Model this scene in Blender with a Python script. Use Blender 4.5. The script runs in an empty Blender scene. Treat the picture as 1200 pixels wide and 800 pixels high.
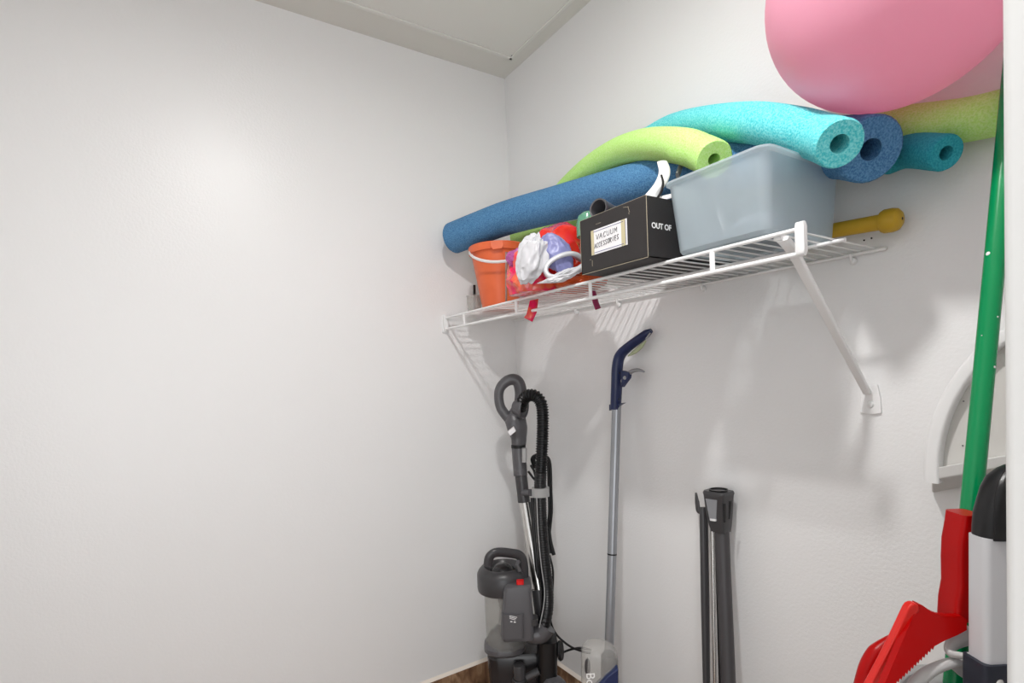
import bpy, bmesh, math, random
from mathutils import Vector, Matrix, noise
random.seed(7)
C = bpy.context.scene.collection
S = bpy.context.scene
PI = math.pi
# ------------------------------------------------------------------ camera
CP = Vector((1.74443, -1.16950, 1.17945)); YAW, PIT, ROL, FPX, SY = -.99198, -.040923, -.044068, 625.9, 63.7
_F = Vector((math.sin(YAW)*math.cos(PIT), math.cos(YAW)*math.cos(PIT), math.sin(PIT)))
_r = Vector((math.cos(YAW), -math.sin(YAW), 0)); _u = _r.cross(_F)
RX = _r*math.cos(ROL) + _u*math.sin(ROL); UX = -_r*math.sin(ROL) + _u*math.cos(ROL)
cd = bpy.data.cameras.new('camera'); cam = bpy.data.objects.new('camera', cd); C.objects.link(cam)
cam.matrix_world = Matrix(((RX.x, UX.x, -_F.x, CP.x), (RX.y, UX.y, -_F.y, CP.y), (RX.z, UX.z, -_F.z, CP.z), (0, 0, 0, 1)))
cd.sensor_fit = 'HORIZONTAL'; cd.sensor_width = 36; cd.lens = FPX/1200*36; cd.shift_y = SY/1200; cd.clip_start = .02
S.camera = cam
# ------------------------------------------------------------------ light and exposure
S.view_settings.view_transform = 'Standard'; S.view_settings.look = 'None'
S.view_settings.exposure = 0.0; S.view_settings.gamma = 1; S.view_settings.use_curve_mapping = False
LAMP_POS = (1.30, -.885, 2.29); LAMP_L = 740; DOOR_W = 9.5; WORLD = 1.0
w = bpy.data.worlds.new('world'); S.world = w; w.use_nodes = True
w.node_tree.nodes['Background'].inputs[0].default_value = (.96, .98, 1.0, 1)
w.node_tree.nodes['Background'].inputs[1].default_value = WORLD
ld = bpy.data.lights.new('doorway_fill_light', 'AREA'); ld.shape = 'RECTANGLE'; ld.size = 1.0; ld.size_y = 1.0; ld.energy = DOOR_W; ld.color = (.97, .985, 1)
lo = bpy.data.objects.new('doorway_fill_light', ld); C.objects.link(lo); lo.location = (2.6, -1.75, 1.0)  # unseen fill panel added low outside the doorway to lift the lower walls
lo.rotation_euler = (Vector((0, -.7, .5))-Vector((2.6, -1.75, 1.0))).to_track_quat('-Z', 'Y').to_euler()

# ------------------------------------------------------------------ helpers
def at(px, py, d):            # pixel of the 1200x800 frame + depth in metres -> world point
    return CP + d*(_F + (px-600)/FPX*RX - (py-400-SY)/FPX*UX)
def on(px, py, ax, val):
    q = _F + (px-600)/FPX*RX - (py-400-SY)/FPX*UX
    return CP + q*((val-CP[ax])/q[ax])
def lin(c): return tuple(((v/255)/12.92 if v/255 <= .04045 else ((v/255+.055)/1.055)**2.4) for v in c)+(1,)

def mat(name, rgb, rough=.5, metal=0, bump=0, scale=60, detail=3, spot=0, rgb2=None, trans=0, alpha=1, ior=1.45, coat=0, bdist=.002, sss=0, voro=False):
    m = bpy.data.materials.new(name); m.use_nodes = True; nt = m.node_tree; b = nt.nodes['Principled BSDF']
    col = lin(rgb); b.inputs['Base Color'].default_value = col
    b.inputs['Roughness'].default_value = rough; b.inputs['Metallic'].default_value = metal
    b.inputs['Transmission Weight'].default_value = trans; b.inputs['IOR'].default_value = ior
    b.inputs['Alpha'].default_value = alpha; b.inputs['Coat Weight'].default_value = coat
    if sss: b.inputs['Subsurface Weight'].default_value = sss; b.inputs['Subsurface Scale'].default_value = .02
    if bump or rgb2:
        tc = nt.nodes.new('ShaderNodeTexCoord')
        n = nt.nodes.new('ShaderNodeTexVoronoi' if voro else 'ShaderNodeTexNoise'); n.inputs['Scale'].default_value = scale
        if not voro: n.inputs['Detail'].default_value = detail
        nt.links.new(tc.outputs['Object'], n.inputs['Vector'])
        out = n.outputs['Distance'] if voro else n.outputs[0]
        if bump:
            bp = nt.nodes.new('ShaderNodeBump'); bp.inputs['Strength'].default_value = bump; bp.inputs['Distance'].default_value = bdist
            nt.links.new(out, bp.inputs['Height']); nt.links.new(bp.outputs[0], b.inputs['Normal'])
        if rgb2:
            mx = nt.nodes.new('ShaderNodeValToRGB'); mx.color_ramp.elements[0].color = col; mx.color_ramp.elements[1].color = lin(rgb2)
            mx.color_ramp.elements[0].position = .38; mx.color_ramp.elements[1].position = .62
            nt.links.new(out, mx.inputs[0]); nt.links.new(mx.outputs[0], b.inputs['Base Color'])
    return m

class MB:
    def __init__(s): s.v = []; s.f = []
    def add(s, vs, fs):
        o = len(s.v); s.v += [Vector(v) for v in vs]; s.f += [tuple(i+o for i in f) for f in fs]; return s
    def hexa(s, p):            # 8 corners: bottom ring 0-3, top ring 4-7
        return s.add(p, [(3,2,1,0),(4,5,6,7),(0,1,5,4),(1,2,6,5),(2,3,7,6),(3,0,4,7)])
    def box(s, a, b):
        x0,y0,z0 = a; x1,y1,z1 = b
        return s.hexa([(x0,y0,z0),(x1,y0,z0),(x1,y1,z0),(x0,y1,z0),(x0,y0,z1),(x1,y0,z1),(x1,y1,z1),(x0,y1,z1)])
    def rings(s, R, c0=True, c1=True, closed=False):
        n = len(R[0]); vs = [v for r in R for v in r]; fs = []
        m = len(R)
        for i in range(m if closed else m-1):
            a = i*n; b = ((i+1) % m)*n
            for j in range(n): k = (j+1) % n; fs.append((a+j, a+k, b+k, b+j))
        if not closed:
            if c0: fs.append(tuple(range(n-1, -1, -1)))
            if c1: fs.append(tuple((m-1)*n+j for j in range(n)))
        return s.add(vs, fs)
    def tube(s, P, r, n=14, closed=False, caps=True, flat=1.0, ref=None):
        P = [Vector(p) for p in P]; m = len(P)
        rs = r if isinstance(r, (list, tuple)) else [r]*m
        T = []
        for i in range(m):
            if closed: t = P[(i+1) % m]-P[i-1]
            else: t = P[min(i+1, m-1)]-P[max(i-1, 0)]
            T.append(t.normalized())
        nrm = Vector(ref) if ref else (Vector((0,0,1)) if abs(T[0].z) < .9 else Vector((0,1,0)))
        R = []
        for i in range(m):
            if ref: nrm = Vector(ref)
            nrm = (nrm - T[i]*nrm.dot(T[i])).normalized(); bn = T[i].cross(nrm)
            R.append([P[i]+rs[i]*(math.cos(a)*nrm+flat*math.sin(a)*bn) for a in [2*PI*k/n for k in range(n)]])
        return s.rings(R, caps, caps, closed)
    def lathe(s, c, prof, n=32, axis=(0,0,1), caps=False):
        ax = Vector(axis).normalized(); u = ax.orthogonal().normalized(); v = ax.cross(u); c = Vector(c)
        return s.rings([[c+ax*h+max(r,1e-5)*(math.cos(a)*u+math.sin(a)*v) for a in [2*PI*k/n for k in range(n)]] for r, h in prof], caps, caps)
    def prism(s, pts, off):     # polygon of 3D points extruded by vector
        off = Vector(off); n = len(pts); p = [Vector(q) for q in pts]
        return s.add(p+[q+off for q in p], [tuple(range(n-1,-1,-1)), tuple(range(n,2*n))]+[(i,(i+1)%n,n+(i+1)%n,n+i) for i in range(n)])
    def sheet(s, rows):
        n = len(rows[0]); m = len(rows)
        return s.add([v for r in rows for v in r], [(i*n+j, i*n+j+1, (i+1)*n+j+1, (i+1)*n+j) for i in range(m-1) for j in range(n-1)])
    def build(s, name, m, parent=None, bevel=0, base=None, ang=35, solid=0, sub=0, seg=2):
        me = bpy.data.meshes.new(name)
        if parent is not None:
            org = parent['_o'] if '_o' in parent else None; org = Vector(org)
        else:
            if base is None:
                xs = [v.x for v in s.v]; ys = [v.y for v in s.v]; zs = [v.z for v in s.v]
                base = ((min(xs)+max(xs))/2, (min(ys)+max(ys))/2, min(zs))
            org = Vector(base)
        me.from_pydata([v-org for v in s.v], [], s.f); me.update()
        b = bmesh.new(); b.from_mesh(me); bmesh.ops.recalc_face_normals(b, faces=b.faces); b.to_mesh(me); b.free()
        me.materials.append(m)
        me.polygons.foreach_set('use_smooth', [True]*len(me.polygons)); me.set_sharp_from_angle(angle=math.radians(ang))
        o = bpy.data.objects.new(name, me); C.objects.link(o); o['_o'] = tuple(org)
        if parent is not None: o.parent = parent
        else: o.location = org
        if solid:
            md = o.modifiers.new('s', 'SOLIDIFY'); md.thickness = solid; md.offset = 0
        if sub:
            md = o.modifiers.new('u', 'SUBSURF'); md.levels = md.render_levels = sub
        if bevel:
            md = o.modifiers.new('b', 'BEVEL'); md.width = bevel; md.segments = seg; md.limit_method = 'ANGLE'; md.angle_limit = math.radians(40)
            md.harden_normals = True
        return o
def tag(o, label=None, cat=None, group=None, kind=None):
    if label: o['label'] = label
    if cat: o['category'] = cat
    if group: o['group'] = group
    if kind: o['kind'] = kind
    return o
def thing(name, label, cat, loc, group=None):
    o = bpy.data.objects.new(name, None); C.objects.link(o); o.location = loc; o['_o'] = tuple(loc); o.empty_display_size = .03
    return tag(o, label, cat, group)
def crom(P, k=8, R=None):      # Catmull-Rom through points (and radii)
    P = [Vector(p) for p in P]; out = []; rr = []
    for i in range(len(P)-1):
        a = P[i-1] if i else P[0]*2-P[1]; b, c = P[i], P[i+1]; d = P[i+2] if i+2 < len(P) else c*2-b
        for j in range(k):
            t = j/k
            out.append(.5*((2*b)+(c-a)*t+(2*a-5*b+4*c-d)*t*t+(3*b-a-3*c+d)*t**3))
            if R: rr.append(R[i]*(1-t)+R[i+1]*t)
    out.append(P[-1])
    if R: rr.append(R[-1]); return out, rr
    return out
def rrect(c, u, v, a, b, r, k=5):   # rounded rectangle ring around c, half sizes a,b along u,v
    c, u, v = Vector(c), Vector(u), Vector(v); out = []
    r = min(r, a*.999, b*.999)
    for cx, cy, a0 in ((a-r, b-r, 0), (-a+r, b-r, 90), (-a+r, -b+r, 180), (a-r, -b+r, 270)):
        for i in range(k+1):
            t = math.radians(a0+90*i/k); out.append(c+u*(cx+r*math.cos(t))+v*(cy+r*math.sin(t)))
    return out
HX = Vector((math.cos(YAW), -math.sin(YAW), 0))      # a horizontal direction across the closet corner
HY = Vector((math.sin(YAW), math.cos(YAW), 0))       # into the corner
ZZ = Vector((0, 0, 1))

# ------------------------------------------------------------------ materials
M = {}
M['wall'] = mat('white_wall_paint', (238,238,238), .34, bump=.30, scale=150, detail=2, bdist=.0018)
M['ceil'] = mat('ceiling_paint', (228,226,220), .7, bump=.1, scale=120)
M['panel'] = mat('ceiling_panel_paint', (232,231,226), .6)
M['trim'] = mat('white_gloss_trim', (218,218,216), .35, bump=.08, scale=90)
M['caulk'] = mat('caulk', (236,226,214), .5)
M['wire'] = mat('white_vinyl_wire', (240,240,240), .3)
M['dkgrey'] = mat('dark_grey_plastic', (62,61,63), .33)
M['grey'] = mat('grey_plastic', (86,85,88), .33)
M['motor'] = mat('charcoal_plastic', (44,42,44), .25)
M['ltgrey'] = mat('light_grey_plastic', (160,160,160), .4)
M['black'] = mat('black_rubber', (17,17,19), .33)
M['matblack'] = mat('matt_black', (20,20,22), .5)
M['chrome'] = mat('brushed_steel', (205,203,200), .22, metal=1)
M['alu'] = mat('grey_metal_tube', (158,161,166), .34, metal=.6)
M['red'] = mat('red_plastic', (172,3,3), .32, bump=.05, scale=200)
M['red'].node_tree.nodes['Principled BSDF'].inputs['Specular IOR Level'].default_value = .25
M['green'] = mat('glossy_green_handle', (0,138,80), .25, coat=.2)
M['green'].node_tree.nodes['Principled BSDF'].inputs['Specular IOR Level'].default_value = .35
M['navy'] = mat('navy_plastic', (30,42,82), .36)
M['navydk'] = mat('navy_dark_plastic', (38,42,54), .42)
M['white'] = mat('white_plastic', (238,238,238), .3)
M['ladgrey'] = mat('silver_grey_plastic', (204,205,208), .42)
M['yellow'] = mat('yellow_plastic', (196,158,40), .5, bump=.1, scale=200)
M['orange'] = mat('orange_plastic', (232,112,66), .4, rgb2=(224,104,60), scale=9)
M['grip'] = mat('pale_green_grip', (176,184,150), .6)
M['card'] = mat('black_cardboard', (44,41,41), .55, bump=.05, scale=300)
M['cardedge'] = mat('cardboard_edge', (170,160,140), .8)
M['paper'] = mat('white_paper_label', (236,234,236), .6)
M['tape'] = mat('yellowed_tape', (196,186,150), .4)
M['ink'] = mat('black_ink', (28,28,34), .6)
M['blueink'] = mat('blue_line', (52,62,128), .6)
M['inkwhite'] = mat('white_print', (235,235,235), .5)
def foam(n, a, b): return mat(n, a, .85, bump=.7, scale=330, detail=3, bdist=.003, rgb2=b)
M['fblue'] = foam('blue_foam', (60,112,160), (96,150,192))
M['fblue2'] = M['fblue']
M['flime'] = foam('lime_foam', (186,238,122), (206,246,156))
M['fteal'] = foam('turquoise_foam', (66,200,208), (134,228,231))
M['fteal2'] = foam('dark_turquoise_foam', (24,146,164), (54,172,186))
# clear/frosted plastics
def thin(name, rgb, opac, rough=.1, tl=.0):
    m = bpy.data.materials.new(name); m.use_nodes = True; nt = m.node_tree; b = nt.nodes['Principled BSDF']
    b.inputs['Base Color'].default_value = lin(rgb); b.inputs['Roughness'].default_value = rough
    out = nt.nodes['Material Output']; tr = nt.nodes.new('ShaderNodeBsdfTransparent'); mx = nt.nodes.new('ShaderNodeMixShader')
    tr.inputs[0].default_value = lin(tuple(min(255, int(c*.3+255*.7)) for c in rgb))
    src = b.outputs[0]
    if tl:
        t = nt.nodes.new('ShaderNodeBsdfTranslucent'); t.inputs[0].default_value = lin(rgb); m2 = nt.nodes.new('ShaderNodeMixShader')
        m2.inputs[0].default_value = tl; nt.links.new(src, m2.inputs[1]); nt.links.new(t.outputs[0], m2.inputs[2]); src = m2.outputs[0]
    mx.inputs[0].default_value = opac
    nt.links.new(tr.outputs[0], mx.inputs[1]); nt.links.new(src, mx.inputs[2]); nt.links.new(mx.outputs[0], out.inputs[0])
    return m
M['frost'] = thin('frosted_plastic', (222,232,238), .50, .3, .45)
M['clear'] = thin('clear_plastic', (225,225,222), .14, .06)
M['clear2'] = thin('clear_smoky_plastic', (218,216,212), .30, .08)
M['ball'] = thin('pink_vinyl', (252,188,210), .86, .4, .4)
# brown marbled tile
def tile():
    m = bpy.data.materials.new('brown_stone_tile'); m.use_nodes = True; nt = m.node_tree; b = nt.nodes['Principled BSDF']
    tc = nt.nodes.new('ShaderNodeTexCoord'); n = nt.nodes.new('ShaderNodeTexNoise'); n.inputs['Scale'].default_value = 22; n.inputs['Detail'].default_value = 6
    n.inputs['Distortion'].default_value = 1.2
    mp = nt.nodes.new('ShaderNodeMapping'); mp.inputs['Scale'].default_value = (1, 1, .45)
    r = nt.nodes.new('ShaderNodeValToRGB'); e = r.color_ramp.elements
    e[0].position = .3; e[0].color = lin((88,62,46)); e[1].position = .72; e[1].color = lin((190,158,126))
    e2 = e.new(.5); e2.color = lin((138,106,80))
    nt.links.new(tc.outputs['Object'], mp.inputs[0]); nt.links.new(mp.outputs[0], n.inputs['Vector']); nt.links.new(n.outputs[0], r.inputs[0]); nt.links.new(r.outputs[0], b.inputs['Base Color'])
    b.inputs['Roughness'].default_value = .4
    return m
M['tile'] = tile()

# ------------------------------------------------------------------ room shell
H = 2.312; XR = 1.62; YF = -1.75
def struct(mb, name, m, **k):
    o = mb.build(name, m, **k); o['kind'] = 'structure'; return o
struct(MB().box((-.12, YF-.1, -.1), (3.2, .12, 0)), 'floor', M['tile'])
struct(MB().box((-.12, YF-.1, 0), (0, .12, H+.12)), 'wall_left', M['wall'])
struct(MB().box((0, 0, 0), (XR+.13, .12, H+.12)), 'wall_back', M['wall'])
struct(MB().box((0, YF-.1, 0), (XR, YF, H+.12)), 'wall_front', M['wall'])
struct(MB().box((XR, -.655, 0), (XR+.12, 0, H+.12)), 'wall_right', M['wall'])
struct(MB().box((XR, YF-.1, 2.08), (XR+.12, -.655, H+.12)), 'wall_right_header', M['wall'])
struct(MB().box((0, YF, H), (XR, 0, H+.12)), 'ceiling', M['ceil'])
# raised panel of the ceiling and the thin moulding round it
struct(MB().box((.127, YF+.13, H-.006), (1.49, -.053, H)), 'trim_1', M['panel'], bevel=.002)
mo = MB()
x0, y0, x1, y1 = .127, YF+.13, 1.49, -.053
for a, b in (((x0,y0),(x0+.014,y1)), ((x0,y1-.012),(x1,y1)), ((x1-.014,y0),(x1,y1)), ((x0,y0),(x1,y0+.014))):
    mo.box((a[0], a[1], H-.010), (b[0], b[1], H-.006))
struct(mo, 'trim_2', M['panel'], bevel=.0015)
mo = MB().lathe((.153, -.068, H-.0105), [(.0016,0),(.0016,.001)], 10, caps=True); 
o = mo.build('screw_hole', M['matblack']); tag(o, 'tiny dark screw hole in the corner of the ceiling panel', 'hole')
mo = MB().tube([at(609,62.5,2.06)+Vector((0,0,0)), at(612,62.2,2.05), at(615,64.5,2.04)], .0016, 6)
zz = [v for v in mo.v]
for v in mo.v: v.z = H-.004+(v.z-zz[0].z)*.1
tag(mo.build('ceiling_hook', M['ltgrey']), 'small curved hook mark beside the ceiling corner', 'hook')
struct(MB().box((0, YF, 0), (.009, 0, .098)), 'baseboard_left', M['tile'])
struct(MB().box((.009, -.009, 0), (XR, 0, .098)), 'baseboard_back', M['tile'])
struct(MB().prism([(0,YF,.098),(.0095,YF,.098),(.004,YF,.104),(0,YF,.108)], (0,-YF,0)), 'trim_3', M['caulk'])
struct(MB().prism([(.0095,0,.098),(.0095,-.0095,.098),(.0095,-.004,.104),(.0095,0,.108)], (XR-.0095,0,0)), 'trim_4', M['caulk'])
# door jamb with moulded edge
struct(MB().rings([rrect((XR+.063, -.6645, z), (1,0,0), (0,1,0), .062, .0175, .006, 4) for z in (0, 2.08)]), 'trim_5', M['trim'])
struct(MB().rings([rrect((XR+.075, -.681, z), (1,0,0), (0,1,0), .018, .008, .003, 4) for z in (0, 2.1)]), 'trim_6', M['trim'])
# ceiling lamp
L = thing('ceiling_light', 'small round ceiling lamp above the closet floor', 'lamp', (LAMP_POS[0], LAMP_POS[1], H-.006))
MB().lathe((LAMP_POS[0], LAMP_POS[1], H), [(.046,-.012),(.049,-.024),(.056,-.024),(.072,-.012),(.074,-.006),(.046,-.006)], 40).build('lamp_ring', M['white'], L)
em = bpy.data.materials.new('lamp_glow'); em.use_nodes = True; nb = em.node_tree.nodes['Principled BSDF']
nb.inputs['Emission Color'].default_value = (1, .985, .965, 1); nb.inputs['Emission Strength'].default_value = LAMP_L; nb.inputs['Base Color'].default_value = (.8,.8,.8,1)
MB().lathe((LAMP_POS[0], LAMP_POS[1], H-.020), [(.045,.004),(.045,0),(.0001,0)], 40).build('lamp_disc', em, L)

# ------------------------------------------------------------------ wire shelf
ZS = 1.394; D_ = .305; LX = 1.2816; LIP = .0433
sh = thing('wire_shelf', 'white wire shelf with a front lip, hung across the corner on the back wall', 'shelf', (0.64, 0, ZS-.05))
MB().tube([(.004,-D_,ZS-.004),(LX,-D_,ZS-.004)], .0038, 12).build('front_rail', M['wire'], sh)
MB().tube([(.004,-D_,ZS-LIP),(LX,-D_,ZS-LIP)], .0042, 12).build('lower_rail', M['wire'], sh)
MB().tube([(.004,-.168,ZS-.008),(LX+.004,-.168,ZS-.008)], .0036, 12).build('middle_rail', M['wire'], sh)
MB().tube([(.004,-.007,ZS-.008),(LX+.002,-.007,ZS-.008)], .0036, 12).build('back_rail', M['wire'], sh)
deck = MB(); n = 48
for i in range(n):
    x = .012+(LX-.018-.012)*i/(n-1)
    deck.tube([(x,-.003,ZS-.003),(x,-.1,ZS-.003),(x,-D_+.004,ZS-.001),(x,-D_-.003,ZS-.003)], .0017, 8)
deck.build('deck_wires', M['wire'], sh)
for x in (.149, .465, .783, 1.119):
    MB().tube([(x,-D_-.001,ZS-.002),(x,-D_-.001,ZS-LIP)], .0056, 10, flat=.55, ref=(1,0,0)).build('upright', M['wire'], sh)
for x in (LX+.001,):
    MB().rings([rrect((x+dx,-D_,ZS-LIP/2+.0015), (0,1,0), (0,0,1), .0062*s_, .0275*s_, .006, 5) for dx, s_ in ((-.007,.9),(-.006,1),(.006,1),(.0075,.85))]).build('end_cap', M['wire'], sh)
MB().rings([rrect((dx,-D_,ZS-LIP/2+.001), (0,1,0), (0,0,1), .008*s_, .029*s_, .004, 4) for dx, s_ in ((.0005,1),(.014,1),(.015,.9))]).build('wall_bracket', M['wire'], sh)
wb = MB().box((.0005,-D_-.012,ZS-LIP-.012),(.006,-D_+.012,ZS-LIP+.002)); wb.build('bracket_foot', M['wire'], sh)
# extra small cable clips hanging on the back rail
for x in (.377, .571, .871, 1.223):
    c = MB().tube([(x,-.013,ZS-.006),(x,-.011,ZS-.015),(x,-.006,ZS-.021),(x,-.002,ZS-.023)], .0045, 10, flat=.6)
    c.lathe((x,-.0035,ZS-.020), [(.001,-.005),(.006,-.004),(.0075,0),(.0075,.003)], 16, (0,1,0))
    cl = c.build('wall_clip', M['wire'], sh)
    MB().lathe((x,-.0092,ZS-.020), [(.0001,-.0006),(.0018,-.0004),(.0018,.001)], 10, (0,1,0)).build('screw', M['grey'], cl)
for x, z in ((1.243,1.411),(1.256,1.412)):
    tag(MB().lathe((x,-.0004,z), [(.0001,-.0006),(.0017,-.0004),(.0017,.001)], 10, (0,1,0)).build('screw_hole', M['matblack']),
        'tiny dark screw hole in the wall above the right end of the wire shelf', 'hole', 'holes at the end of the shelf')
# diagonal support brace
bx = 1.249
br = MB()
pth = crom([(bx-.004,-.292,ZS-.010),(bx-.002,-.275,ZS-.022),(bx-.001,-.25,ZS-.045),(bx,-.14,1.238),(bx,-.012,1.112)], 6)
R = []
for i, p in enumerate(pth):
    t = (pth[min(i+1,len(pth)-1)]-pth[max(i-1,0)]).normalized(); nn = t.cross(Vector((1,0,0))).normalized()
    k = 1.15-.35*i/len(pth); R.append(rrect(p, (1,0,0), nn, .0088*k, .0048, .003, 3))
br.rings(R); bo = br.build('support_brace', M['wire'], sh)
MB().box((bx-.016,-.300,ZS-.012),(bx-.002,-.268,ZS-.006)).build('brace_hook', M['wire'], sh, bevel=.002)
fp = [(bx-.013,0,1.127),(bx+.015,0,1.127),(bx+.0195,0,1.100),(bx+.0205,0,1.072),(bx+.008,0,1.069),(bx-.006,0,1.069),(bx-.0175,0,1.072),(bx-.0165,0,1.100)]
MB().prism([(a,-.0045,c) for a,b,c in fp], (0,.0042,0)).build('foot_plate', M['wire'], sh, bevel=.001)
MB().lathe((bx+.002,-.0045,1.088), [(.0001,-.0045),(.005,-.003),(.0065,0)], 14, (0,1,0)).build('foot_screw', M['wire'], sh)

# ------------------------------------------------------------------ pool noodles
def noodle(pts, r, hole, m, label, name='pool_noodle', hd=.06, k=8):
    P = crom(pts, k); mb = MB()
    T = (P[-1]-P[-2]).normalized(); T0 = (P[0]-P[1]).normalized()
    n = 28
    def ring(c, t, rad, nrm):
        nrm = (nrm-t*nrm.dot(t)).normalized(); b = t.cross(nrm)
        return [c+rad*(math.cos(a)*nrm+math.sin(a)*b) for a in [2*PI*i/n for i in range(n)]]
    rs = []; nrm = Vector((0,0,1))
    # inner hole at the first end, outer skin, inner hole at the last end
    rs.append(ring(P[0]-T0*hd, -T0, hole, nrm)); rs.append(ring(P[0]+T0*.0, -T0, hole, nrm)); rs.append(ring(P[0]+T0*.001, -T0, r*.93, nrm)); rs.append(ring(P[0]-T0*.004, -T0, r, nrm))
    for i in range(1, len(P)-1):
        t = (P[i+1]-P[i-1]).normalized(); rs.append(ring(P[i], t, r, nrm))
    rs.append(ring(P[-1]-T*.004, T, r, nrm)); rs.append(ring(P[-1]+T*.001, T, r*.93, nrm)); rs.append(ring(P[-1], T, hole*1.05, nrm)); rs.append(ring(P[-1]-T*hd, T, hole, nrm))
    mb.rings(rs)
    return tag(mb.build(name, m, ang=50), label, 'pool noodle', None)
noodle([(.066,-.29,1.661),(.18,-.25,1.672),(.3,-.205,1.682),(.5,-.155,1.675),(.7,-.145,1.652),(.9,-.14,1.625),(1.1,-.13,1.593),(1.19,-.118,1.583),(1.262,-.118,1.560),(1.324,-.160,1.526)],
       .053, .0165, M['fblue'], 'thick blue foam noodle, the longest, starting at the left wall above the orange bucket')
noodle([at(*q) for q in [(652,238,1.70),(666,221,1.66),(693,197,1.53),(725,178,1.395),(760,169,1.26),(800,171.5,1.13),(823,179.5,1.09),(837,187,1.035)]],
       .036, .011, M['flime'], 'bright lime foam noodle arching over the blue one, open end above the black box')
noodle([at(*q) for q in [(742,178,1.43),(760,167,1.39),(790,152,1.31),(830,145,1.18),(880,144,1.03),(930,152,.94),(962,161,.895),(984,168.5,.835)]],
       .037, .0135, M['fteal'], 'light turquoise foam noodle arching over the frosted tub, right below the pink ball')
noodle([at(605,277,1.93), (.278,-.038,1.655),(.454,-.037,1.620),(.847,-.037,1.606),(1.074,-.037,1.610),(1.22,-.037,1.612),(1.315,-.037,1.592),(1.413,-.038,1.564),(1.50,-.040,1.552)],
       .0345, .011, M['flime'], 'lime green foam noodle lying against the back wall, reaching behind the green pole')
noodle([(1.295,-.034,1.543),on(1065,177,1,-.050),(1.403,-.088,1.505)],
       .0285, .0105, M['fteal2'], 'thin dark turquoise noodle end at the far right beside the thick blue end')

# ------------------------------------------------------------------ pink ball
bl = MB().lathe((1.37,-.187,1.757), [(.18*math.sin(PI*i/40), -.18*math.cos(PI*i/40)) for i in range(41)], 64, axis=(.3,-.5,.8))
pb = bl.build('inflatable_ball', M['ball']); tag(pb, 'large pink inflatable ball lying on top of the pool noodles', 'ball')

# ------------------------------------------------------------------ yellow baton
yb = thing('yellow_baton', 'yellow plastic stick with a round knob sticking out behind the frosted tub', 'stick', (1.1,-.05,1.40))
ya = Vector((1.308,-.040,1.4285)); yd = Vector((.99,-.0,-.06)).normalized()
MB().tube([ya-yd*.26, ya-yd*.012], .0145, 20).build('shaft', M['yellow'], yb)
kb = MB().lathe(ya-yd*.018, [(.013,-.002),(.019,.0),(.0215,.005),(.0215,.018),(.0195,.026),(.013,.0315),(.003,.033),(.0028,.029),(.0001,.029)], 24, yd).build('knob', M['yellow'], yb)
MB().lathe(ya-yd*.018, [(.0001,.0335),(.0025,.0335),(.0025,.0325)], 10, yd).build('knob_hole', M['matblack'], yb)

# ------------------------------------------------------------------ frosted tub
zt = ZS+.0025; 
def tubring(x0,x1,ya_,yb_,z,r=.018): return rrect(((x0+x1)/2,(ya_+yb_)/2,z), (1,0,0), (0,1,0), (x1-x0)/2, (yb_-ya_)/2, r, 6)
tb = MB().rings([tubring(1.048,1.228,-.308,-.095,zt,.014), tubring(1.044,1.233,-.314,-.091,zt+.006,.018), tubring(1.034,1.2405,-.328,-.080,zt+.130,.022),
                 tubring(1.028,1.2465,-.334,-.075,zt+.134,.024), tubring(1.028,1.2465,-.334,-.075,zt+.138,.024), tubring(1.036,1.2385,-.326,-.083,zt+.138,.020),
                 tubring(1.037,1.2375,-.325,-.084,zt+.130,.020), tubring(1.047,1.230,-.311,-.094,zt+.009,.016)], True, True)
tag(tb.build('storage_tub', M['frost']), 'frosted see-through plastic tub on the right end of the wire shelf', 'tub')
# grey attachment standing in the tub
ct = MB().tube(crom([(1.085,-.20,zt+.02),(1.055,-.19,zt+.10),(1.035,-.185,zt+.165)],5), .009, 12, flat=.5)
tag(ct.build('crevice_tool', M['ltgrey']), 'light grey flat plastic tool poking out of the frosted tub, below the lime noodle end', 'tool')
# soft grey cloth in the tub
cl = MB(); rows = []
for i in range(15):
    row = []
    for j in range(15):
        u_, v_ = i/14, j/14; e = min(u_,1-u_,v_,1-v_)*4
        row.append(Vector((1.07+.14*u_, -.28+.18*v_, zt+.016+.055*min(1,e)*(.7+.5*noise.noise(Vector((u_*3,v_*3,1)))))))
    rows.append(row)
cl.sheet(rows); tag(cl.build('grey_cloth', mat('grey_cloth',(120,124,134),.9), solid=.004), 'crumpled dark grey cloth seen through the wall of the frosted tub', 'cloth')

# ------------------------------------------------------------------ vacuum accessories box
bx0, bx1, by0, by1, bz0, bz1 = .817, 1.014, -.360, -.055, ZS+.002, ZS+.122
bb = thing('cardboard_box', 'black cardboard box marked VACUUM ACCESSORIES, hanging over the shelf front', 'box', ((bx0+bx1)/2, (by0+by1)/2, bz0))
t_ = .003; by_l = by0-.003
walls = MB()
walls.hexa([(bx0,by0,bz0),(bx1,by0,bz0),(bx1,by1,bz0),(bx0,by1,bz0),(bx0,by0,bz0+t_),(bx1,by0,bz0+t_),(bx1,by1,bz0+t_),(bx0,by1,bz0+t_)])
walls.box((bx0,by0,bz0),(bx1,by0+t_,bz1)); walls.box((bx0,by1-t_,bz0),(bx1,by1,bz1)); walls.box((bx0,by0,bz0),(bx0+t_,by1,bz1)); walls.box((bx1-t_,by0+.004,bz0),(bx1,by1,bz1-.0))
walls.build('carton', M['card'], bb, bevel=.0006)
ed = MB()
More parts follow.
